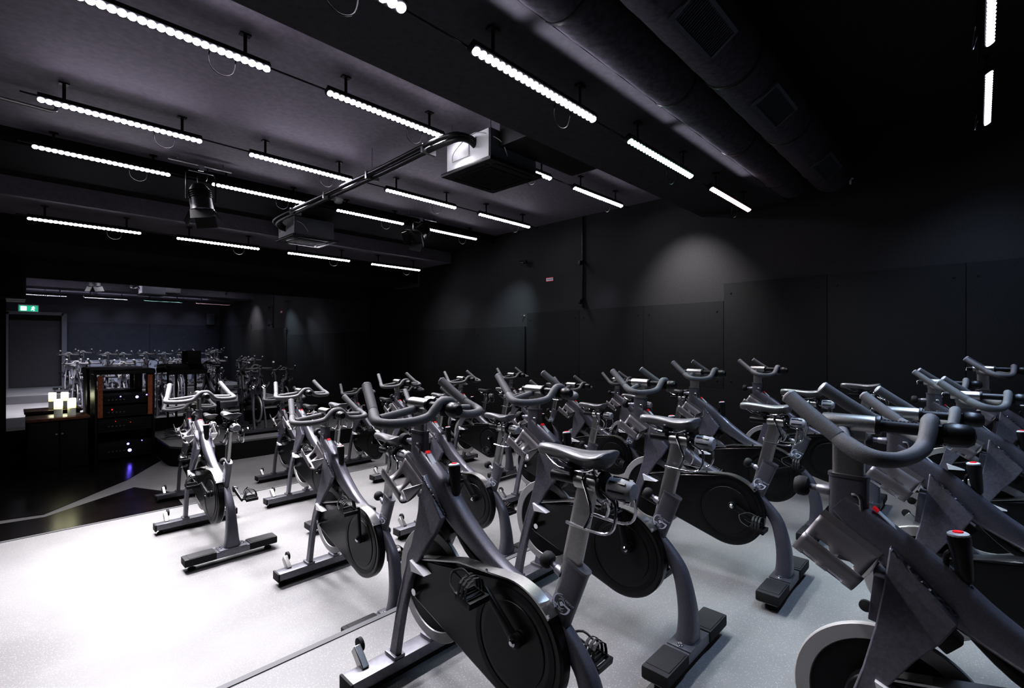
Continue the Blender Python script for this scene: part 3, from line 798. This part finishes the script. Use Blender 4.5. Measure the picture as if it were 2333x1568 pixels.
def spotlight(x, y, zt, drop, label, aim):
    R = empty('stage_spotlight', (x, y, zt))
    b = NB(); tube(b, [(-.28, 0, -.06), (.28, 0, -.06)], .012, 10); tube(b, [(-.2, 0, 0), (-.2, 0, -.06)], .008, 8); tube(b, [(.2, 0, 0), (.2, 0, -.06)], .008, 8); obj('hanging_bar', b, M['steel'], R)
    b = NB(); box(b, (0, 0, -.085), (.05, .04, .06), bev=.006); obj('hook_clamp', b, M['chrome'], R)
    b = NB(); z1 = -drop
    sweep(b, [(-.13, 0, z1), (-.13, 0, -.16), (-.11, 0, -.13), (.11, 0, -.13), (.13, 0, -.16), (.13, 0, z1)], (.015, .004), ref=(0, 1, 0), shape='rect'); obj('yoke', b, M['blackm'], R)
    C_ = V((0, 0, z1)); d = V(aim).normalized()
    b = NB(); lathe(b, [(.0, -.17), (.06, -.165), (.09, -.12), (.10, -.02), (.105, .10), (.112, .11), (.112, .125), (.10, .13)], C_, d, 24)
    for k in range(4): lathe(b, [(.101, -.10+.022*k), (.107, -.098+.022*k), (.107, -.09+.022*k), (.101, -.088+.022*k)], C_, d, 24)
    cn = obj('lamp_can', b, M['acblack'], R)
    b = NB(); lathe(b, [(.098, .118), (.07, .122), (0, .126)], C_, d, 24); obj('lens', b, M['black'], cn)
    b = NB(); lathe(b, [(.108, .108), (.118, .110), (.118, .120), (.108, .122)], C_, d, 24, True); obj('rim', b, M['chrome'], cn)
    q = V((0, 0, 1)).rotation_difference(d).to_matrix().to_4x4()
    for k in range(4):
        b = NB(); box(b, (0, .06, 0), (.19, .12, .003))
        m = Matrix.Translation(C_) @ q @ Matrix.Rotation(k*PI/2, 4, 'Z') @ Matrix.Translation((0, .105, .125)) @ Matrix.Rotation(math.radians(62), 4, 'X')
        for v in b.verts: v.co = m @ v.co
        obj('barn_door', b, M['rubber'], cn)
    b = NB(); tube(b, [C_-d*.16, C_-d*.22+V((0, 0, .05)), V((.05, .03, -.2)), V((.06, 0, -.06))], .006, 6, smooth=5); obj('power_cable', b, M['black'], R)
    tag(R, label, 'spotlight', 'stage spotlights hung between the LED bars'); return R
spotlight(1.36, 5.72, ZC, .42, 'large hanging spotlight with barn doors pointing down, at the left between LED bars', (.1, -.15, -1))
spotlight(4.12, 5.80, ZC, .28, 'smaller far hanging spotlight with barn doors tilted left, near the middle', (-.75, -.2, -.6))

# ------------------------------------------------------------------ right wall items
R = empty('wall_pipe', (W-.03, 4.18, 1.9))
b = NB(); tube(b, [(0, 0, 0), (0, 0, 1.33)], .016, 10); obj('pipe', b, M['black'], R)
for z in (.12, .68):
    b = NB(); box(b, (-.02, 0, z), (.05, .05, .03), bev=.003); tube(b, [(-.04, 0, z), (-.10, -.03, z-.03)], .012, 8); box(b, (-.11, -.035, z-.04), (.05, .04, .06), bev=.006); obj('pipe_bracket', b, M['blackm'], R)
tag(R, 'thin black vertical pipe with two brackets on the right wall', 'pipe')
R = empty('warning_sign', (W-.004, 4.82, 2.38))
b = NB(); box(b, (0, 0, 0), (.004, .145, .062)); obj('sign_plate', b, M['red'], R)
b = NB(); box(b, (-.003, 0, 0), (.002, .135, .046)); obj('sign_face', b, M['white'], R)
b = NB(); 
for k in range(9): box(b, (-.0045, .05-.0125*k, .003*((k*7) % 3-1)), (.001, .008, .012))
obj('print_line', b, M['ink'], R)
tag(R, 'small white sign with red border high on the right wall', 'sign')
R = empty('wall_hook', (W, 5.36, 1.83))
b = NB(); tube(b, [(0, 0, 0), (-.06, 0, 0), (-.075, 0, .03)], .008, 8, smooth=3); obj('hook', b, M['chrome'], R)
b = NB(); lathe(b, [(.02, 0), (.02, .006), (.01, .01)], (0, 0, 0), (-1, 0, 0), 12); obj('rosette', b, M['steel'], R)
tag(R, 'small shiny hook where the padded boards step down', 'hook')
R = empty('wall_hook', (W, .93, 3.02))
b = NB(); box(b, (-.01, 0, 0), (.012, .05, .015), bev=.002); box(b, (-.012, 0, -.03), (.012, .018, .05), bev=.002); obj('t_bracket', b, M['white'], R)
tag(R, 'tiny pale T-shaped bracket alone high on the dark right wall', 'hook')
R = empty('wall_camera', (W, 5.30, 2.70))
b = NB(); tube(b, [(0, 0, 0), (-.06, 0, .0)], .01, 8); obj('arm', b, M['steel'], R)
b = NB(); box(b, (-.09, 0, 0), (.07, .11, .05), rot=Euler((0, 0, .4)), bev=.006); obj('housing', b, M['acblack'], R)
b = NB(); box(b, (-.128, .0, -.02), (.006, .05, .006), rot=Euler((0, 0, .4))); obj('bright_edge', b, M['white'], R)
tag(R, 'small dark wall device with a bright edge near the ceiling corner', 'camera')
R = empty('wall_vent', (W-.01, 8.72, 2.69))
b = NB(); box(b, (0, 0, 0), (.02, .9, .26), bev=.004); obj('frame', b, M['greybox'], R)
b = NB()
for k in range(6): box(b, (-.012, 0, -.1+.04*k), (.008, .84, .018))
obj('slats', b, M['grille'], R)
tag(R, 'dark grey rectangular vent high on the right wall in the far corner', 'vent')

# ------------------------------------------------------------------ back wall items (seen in the mirror)
R = empty('exit_sign', (.43, BK+.03, 2.53))
b = NB(); box(b, (0, 0, 0), (.46, .05, .22), bev=.006); obj('casing', b, M['whitebox'], R)
b = NB(); box(b, (0, .027, -.01), (.43, .004, .18)); fc = obj('panel', b, M['green'], R)
b = NB(); box(b, (-.11, .030, -.01), (.13, .003, .13)); obj('door_pictogram', b, M['exitw'], R)
b = NB(); lathe(b, [(.018, 0), (.018, .003)], (-.08, .029, .045), (0, 1, 0), 14)
for p in ([(-.08, .03, .02), (-.10, .03, -.03)], [(-.10, .03, -.03), (-.06, .03, -.05), (-.07, .03, -.085)], [(-.10, .03, -.03), (-.13, .03, -.06)], [(-.08, .03, .02), (-.045, .03, .0)], [(-.08, .03, .02), (-.12, .03, .01)]):
    sweep(b, p, (.010, .002), ref=(1, 0, 0), shape='rect')
for v_ in b.verts: v_.co.x += .19
obj('running_pictogram', b, M['exitw'], R)
tag(R, 'green lit emergency exit sign above the door, seen in the mirror', 'exit sign')
R = empty('wall_speaker', (5.48, BK+.12, 2.36))
b = NB(); box(b, (0, 0, 0), (.24, .2, .42), bev=.01); obj('cabinet', b, M['greybox'], R)
b = NB(); box(b, (0, .104, 0), (.21, .008, .39), bev=.003); obj('front_grille', b, M['grille'], R)
tag(R, 'grey box loudspeaker high on the wall by the mirrored corner', 'speaker')
R = empty('wall_speaker', (-.16, MY-.24, 2.22))
b = NB(); box(b, (0, 0, 0), (.66, .36, .42), bev=.01); obj('cabinet', b, M['black'], R)
b = NB(); box(b, (0, -.184, 0), (.6, .008, .38), bev=.003); obj('front_grille', b, M['front'], R)
b = NB(); box(b, (0, .19, .1), (.1, .06, .1)); obj('wall_mount', b, M['blackm'], R)
tag(R, 'black box hung at the upper left corner of the mirror', 'speaker')

# ------------------------------------------------------------------ stage and music gear
PZ = -.11
R = empty('stage_platform', (2.9, 9.1, -.4))
def loc_poly(pts): return [(x-2.9, y-9.1) for x, y in pts]
poly = [(1.62, 8.45), (1.76, 8.22), (4.6, 8.15), (4.6, 10.1), (1.62, 10.1)]
b = NB(); prism_z(b, loc_poly(poly), .006, .255); obj('base', b, M['front'], R)
b = NB(); prism_z(b, loc_poly(poly), .255, .29); obj('deck', b, M['floor'], R, bev=.004)
tag(R, 'low dark instructor platform with clipped corner in front of the mirror', 'stage')

R = empty('equipment_rack', (1.235, 9.66, -.394))
rw, rd, rh = .72, .6, 1.33
for s in (-1, 1):
    b = NB(); box(b, (s*(rw/2-.012), 0, rh/2), (.024, rd, rh), bev=.003); obj('side_panel', b, M['black'], R)
    b = NB(); box(b, (s*(rw/2-.06)+.0, -rd/2-.004, .98), (.06, .012, .62), bev=.004); o = obj('front_post', b, M['copper'], R); o['label'] = 'copper-coloured front post'
b = NB(); prism_x(b, [(-rd/2-.01, 0), (-rd/2-.01, .045), (-rd/2+.05, .07), (rd/2-.05, .07), (rd/2, .045), (rd/2, 0)], -rw/2-.01, rw/2+.01)
for v in b.verts: v.co.z += rh-.02
obj('top', b, M['black'], R, bev=.006)
for z in (.06, .46, .68, .88):
    b = NB(); box(b, (0, 0, z), (rw-.05, rd-.04, .02)); obj('shelf', b, M['black'], R)
zz = .09
for i, (hgt, mname) in enumerate([(.16, 'black'), (.16, 'blackm'), (.10, 'black'), (.12, 'blackm'), (.10, 'black'), (.07, 'blackm')]):
    pass
def gear(z, hgt, name, label, leds, mm='black'):
    G = empty(name, (1.235, 9.66-.02, -.394+z))
    b = NB(); box(b, (0, 0, hgt/2), (rw-.09, rd-.1, hgt), bev=.004); obj('case', b, M[mm], G)
    b = NB(); box(b, (0, -(rd-.1)/2-.003, hgt/2), (rw-.07, .008, hgt-.006), bev=.002); obj('front_panel', b, M['blackm'], G)
    for (x, z_, m_, r_) in leds:
        b = NB(); lathe(b, [(r_, 0), (r_*.8, .006), (0, .008)], (x, -(rd-.1)/2-.007, z_), (0, -1, 0), 12)
        obj('indicator_light', b, M[m_], G)
    b = NB()
    for k in range(5): lathe(b, [(.012, 0), (.011, .012), (0, .013)], (-.2+.045*k, -(rd-.1)/2-.007, hgt*.35), (0, -1, 0), 12)
    obj('control_knobs', b, M['stab'], G)
    tag(G, label, 'audio unit'); return G
gear(.07, .22, 'power_amplifier', 'black amplifier with two purple lights at the bottom of the equipment rack', [(.03, .17, 'purple', .016), (.05, .07, 'purple', .024), (.2, .2, 'purple', .007)])
gear(.47, .17, 'audio_mixer', 'black rack unit with small silver controls in the middle of the rack', [(-.12, .13, 'redled', .004), (.06, .10, 'redled', .004)])
gear(.69, .14, 'audio_player', 'black rack unit with a red indicator in the equipment rack', [(-.16, .09, 'redled', .008)])
gear(.89, .10, 'wireless_receiver', 'topmost black rack unit with a row of purple lights', [(-.06, .08, 'purple', .009), (.14, .06, 'purple', .020), (.26, .085, 'purple', .010)])
tag(R, 'tall black equipment rack with copper-coloured posts left of the stage', 'equipment rack')

R = empty('side_cabinet', (.49, 9.60, -.394))
b = NB(); box(b, (0, 0, .345), (.62, .52, .69), bev=.006); obj('carcass', b, M['front'], R)
b = NB(); box(b, (0, 0, .707), (.66, .56, .035), bev=.004); obj('top', b, M['wood'], R)
for s in (-1, 1):
    b = NB(); box(b, (s*.155, -.268, .345), (.29, .018, .65), bev=.003); d = obj('door', b, M['black'], R)
    b = NB(); lathe(b, [(.012, 0), (.014, .02), (0, .024)], (s*.03, -.277, .5), (0, -1, 0), 12); obj('knob', b, M['steel'], d)
tag(R, 'low black cabinet with dark reddish wood top, candles on it', 'cabinet')
CZ0 = -.394+.7250
def candle(x, y, h, label):
    G = empty('led_candle', (x, y, CZ0))
    r = .047
    b = NB(); lathe(b, [(r*.96, 0), (r, .004), (r, h*.45)], n=24); obj('wax_body', b, M['wax'], G)
    b = NB(); lathe(b, [(r, h*.45), (r, h*.62)], n=24); obj('glow_band', b, M['flame'], G)
    b = NB(); lathe(b, [(r, h*.62), (r, h*.92), (r*1.0, h*.97), (r*.93, h), (r*.8, h*.985), (r*.7, h*.93), (0, h*.90)], n=24); obj('glowing_top', b, M['flamew'], G)
    b = NB(); tube(b, [(0, 0, h*.9), (.001, 0, h*.955)], .002, 6); obj('wick', b, M['black'], G)
    tag(G, label, 'candle', 'glowing candles on the side cabinet')
candle(.49, 9.50, .25, 'glowing yellow-white candle on the left of the cabinet top')
candle(.635, 9.53, .25, 'glowing yellow-white candle on the right of the cabinet top, nearest the rack')
# standing desk with laptop
R = empty('standing_desk', (2.12, 9.86, PZ))
rt = Euler((math.radians(14), 0, 0))
b = NB(); box(b, (0, 0, 1.08), (.56, .36, .03), rot=rt, bev=.004); box(b, (0, -.165, 1.01), (.56, .02, .08), rot=rt); obj('desk_top', b, M['black'], R)
for s in (-1, 1):
    b = NB(); tube(b, [(s*.14, 0, .02), (s*.14, 0, 1.08)], .017, 10); obj('leg', b, M['blackm'], R)
b = NB(); box(b, (0, 0, .012), (.5, .42, .022), bev=.004); obj('base', b, M['blackm'], R)
tag(R, 'tall black standing desk with sloping top on the stage by the mirror', 'desk')
R = empty('laptop', (2.27, 9.87, PZ+1.105))
b = NB(); box(b, (0, 0, .012), (.2, .16, .014), rot=rt, bev=.003); obj('keyboard_base', b, M['blackm'], R)
b = NB(); box(b, (0, .09, .15), (.2, .008, .22), rot=Euler((-.12, 0, 0)), bev=.003); obj('screen', b, M['black'], R)
tag(R, 'dark open laptop standing on the tall desk', 'laptop')
R = empty('desk_lamp', (1.86, 9.80, PZ+1.10))
b = NB(); lathe(b, [(.03, -.01), (.03, .015), (.01, .018)], n=14); obj('clamp', b, M['blackm'], R)
b = NB(); tube(b, [(0, 0, .01), (-.02, 0, .07), (-.06, 0, .10), (-.10, 0, .10)], .006, 8, smooth=4); obj('gooseneck', b, M['chrome'], R)
b = NB(); lathe(b, [(.012, 0), (.022, .03), (.022, .08), (.0, .084)], (-.06, 0, .105), (-.9, 0, .35), 14); obj('lamp_head', b, M['steel'], R)
b = NB(); tube(b, [(-.13, 0, .11), (-.16, -.02, .02), (-.17, -.03, -.3), (-.17, -.02, -.6), (-.2, -.05, -1.07)], .005, 6, smooth=5); obj('cable', b, M['black'], R)
tag(R, 'small silver gooseneck lamp with hanging cable at the left of the tall desk', 'lamp')
b = NB(); rnd = random.Random(3); pts = []
for i in range(40):
    a = i*.9; pts.append((.13*math.cos(a)*rnd.uniform(.6, 1.1), .13*math.sin(a)*rnd.uniform(.6, 1.1), .01+.0035*i+rnd.uniform(0, .02)))
tube(b, pts, .005, 6, smooth=4)
o = obj('cable_coil', b, M['stab'], loc=(1.80, 9.1, PZ)); tag(o, 'tangled coil of cables on the stage right of the rack', 'cable')

# ------------------------------------------------------------------ added lamps without fixtures, standing in for spill light
# (right wall spots imitate narrow beams from the ends of the LED bars)
def spot(name, loc, to, energy, ang, blend, color, r=.02):
    l = bpy.data.lights.new(name, 'SPOT'); l.energy = energy; l.spot_size = math.radians(ang); l.spot_blend = blend; l.color = color; l.shadow_soft_size = r
    o = bpy.data.objects.new(name, l); COL.objects.link(o); o.location = loc
    o.rotation_euler = (V(to)-V(loc)).to_track_quat('-Z', 'Y').to_euler(); return o
spot('added_wall_light', (4.95, 2.62, 3.1), (5.85, 2.55, 1.76), 140, 72, 1, (1, .96, .96))
spot('added_wall_light', (4.9, 4.9, 3.05), (5.85, 5.7, 1.62), 120, 46, 1, (.7, .93, 1))
spot('added_wall_light', (5.2, 3.3, 3.0), (5.85, 3.95, 1.6), 30, 30, 1, (.78, .80, 1))
spot('added_wall_light', (5.2, 5.8, 3.0), (5.85, 7.3, 1.5), 60, 24, 1, (.7, .9, 1))
spot('added_spill_light', (1.5, 3.0, 2.72), (2.61, 3.0, 2.92), 9, 60, 1, (1, 1, 1))  # added lamp to brighten the side of the near ceiling unit
for x in (1.0, 2.5, 4.0):
    lamp('added_spill_light', (x, 1.66, 2.80), .9, .03, math.radians(128), 50, (.9, .88, 1), 1.4)  # added lamps aimed up to give the duct its lit edge
for x in (1.9, 2.9, 3.9, 4.9):
    spot('added_back_light', (x, -.2, 3.05), (x, BK, 1.95), 22, 50, 1, (.80, .80, 1))  # added spots for the lavender glow on the back wall
spot('added_door_light', (.6, -.2, 3.1), (.6, BK, 1.4), 3.5, 70, 1, (.9, .9, 1))  # added spot to brighten the door, no fixture there

# ------------------------------------------------------------------ world and camera
w = bpy.data.worlds.new('World'); SC.world = w; w.use_nodes = True
w.node_tree.nodes['Background'].inputs['Color'].default_value = (.02, .02, .028, 1)
w.node_tree.nodes['Background'].inputs['Strength'].default_value = .0
F = 1105.
th = math.atan2(1065.5, F)
cam = bpy.data.cameras.new('Camera'); co = bpy.data.objects.new('Camera', cam); COL.objects.link(co)
cam.sensor_width = 36; cam.lens = 36*F/2333; cam.clip_start = .02; cam.clip_end = 60
co.location = (0, 0, H)
co.rotation_euler = (PI/2, 0, th-PI/2)
cam.shift_y = 2/2333
SC.camera = co
SC.view_settings.view_transform = 'Standard'
SC.view_settings.look = 'High Contrast'
SC.view_settings.exposure = 0.
SC.cycles.max_bounces = 6
SC.cycles.diffuse_bounces = 3
SC.cycles.glossy_bounces = 4
SC.cycles.use_light_tree = True
SC.cycles.sample_clamp_indirect = 4
SC.cycles.use_denoising = True
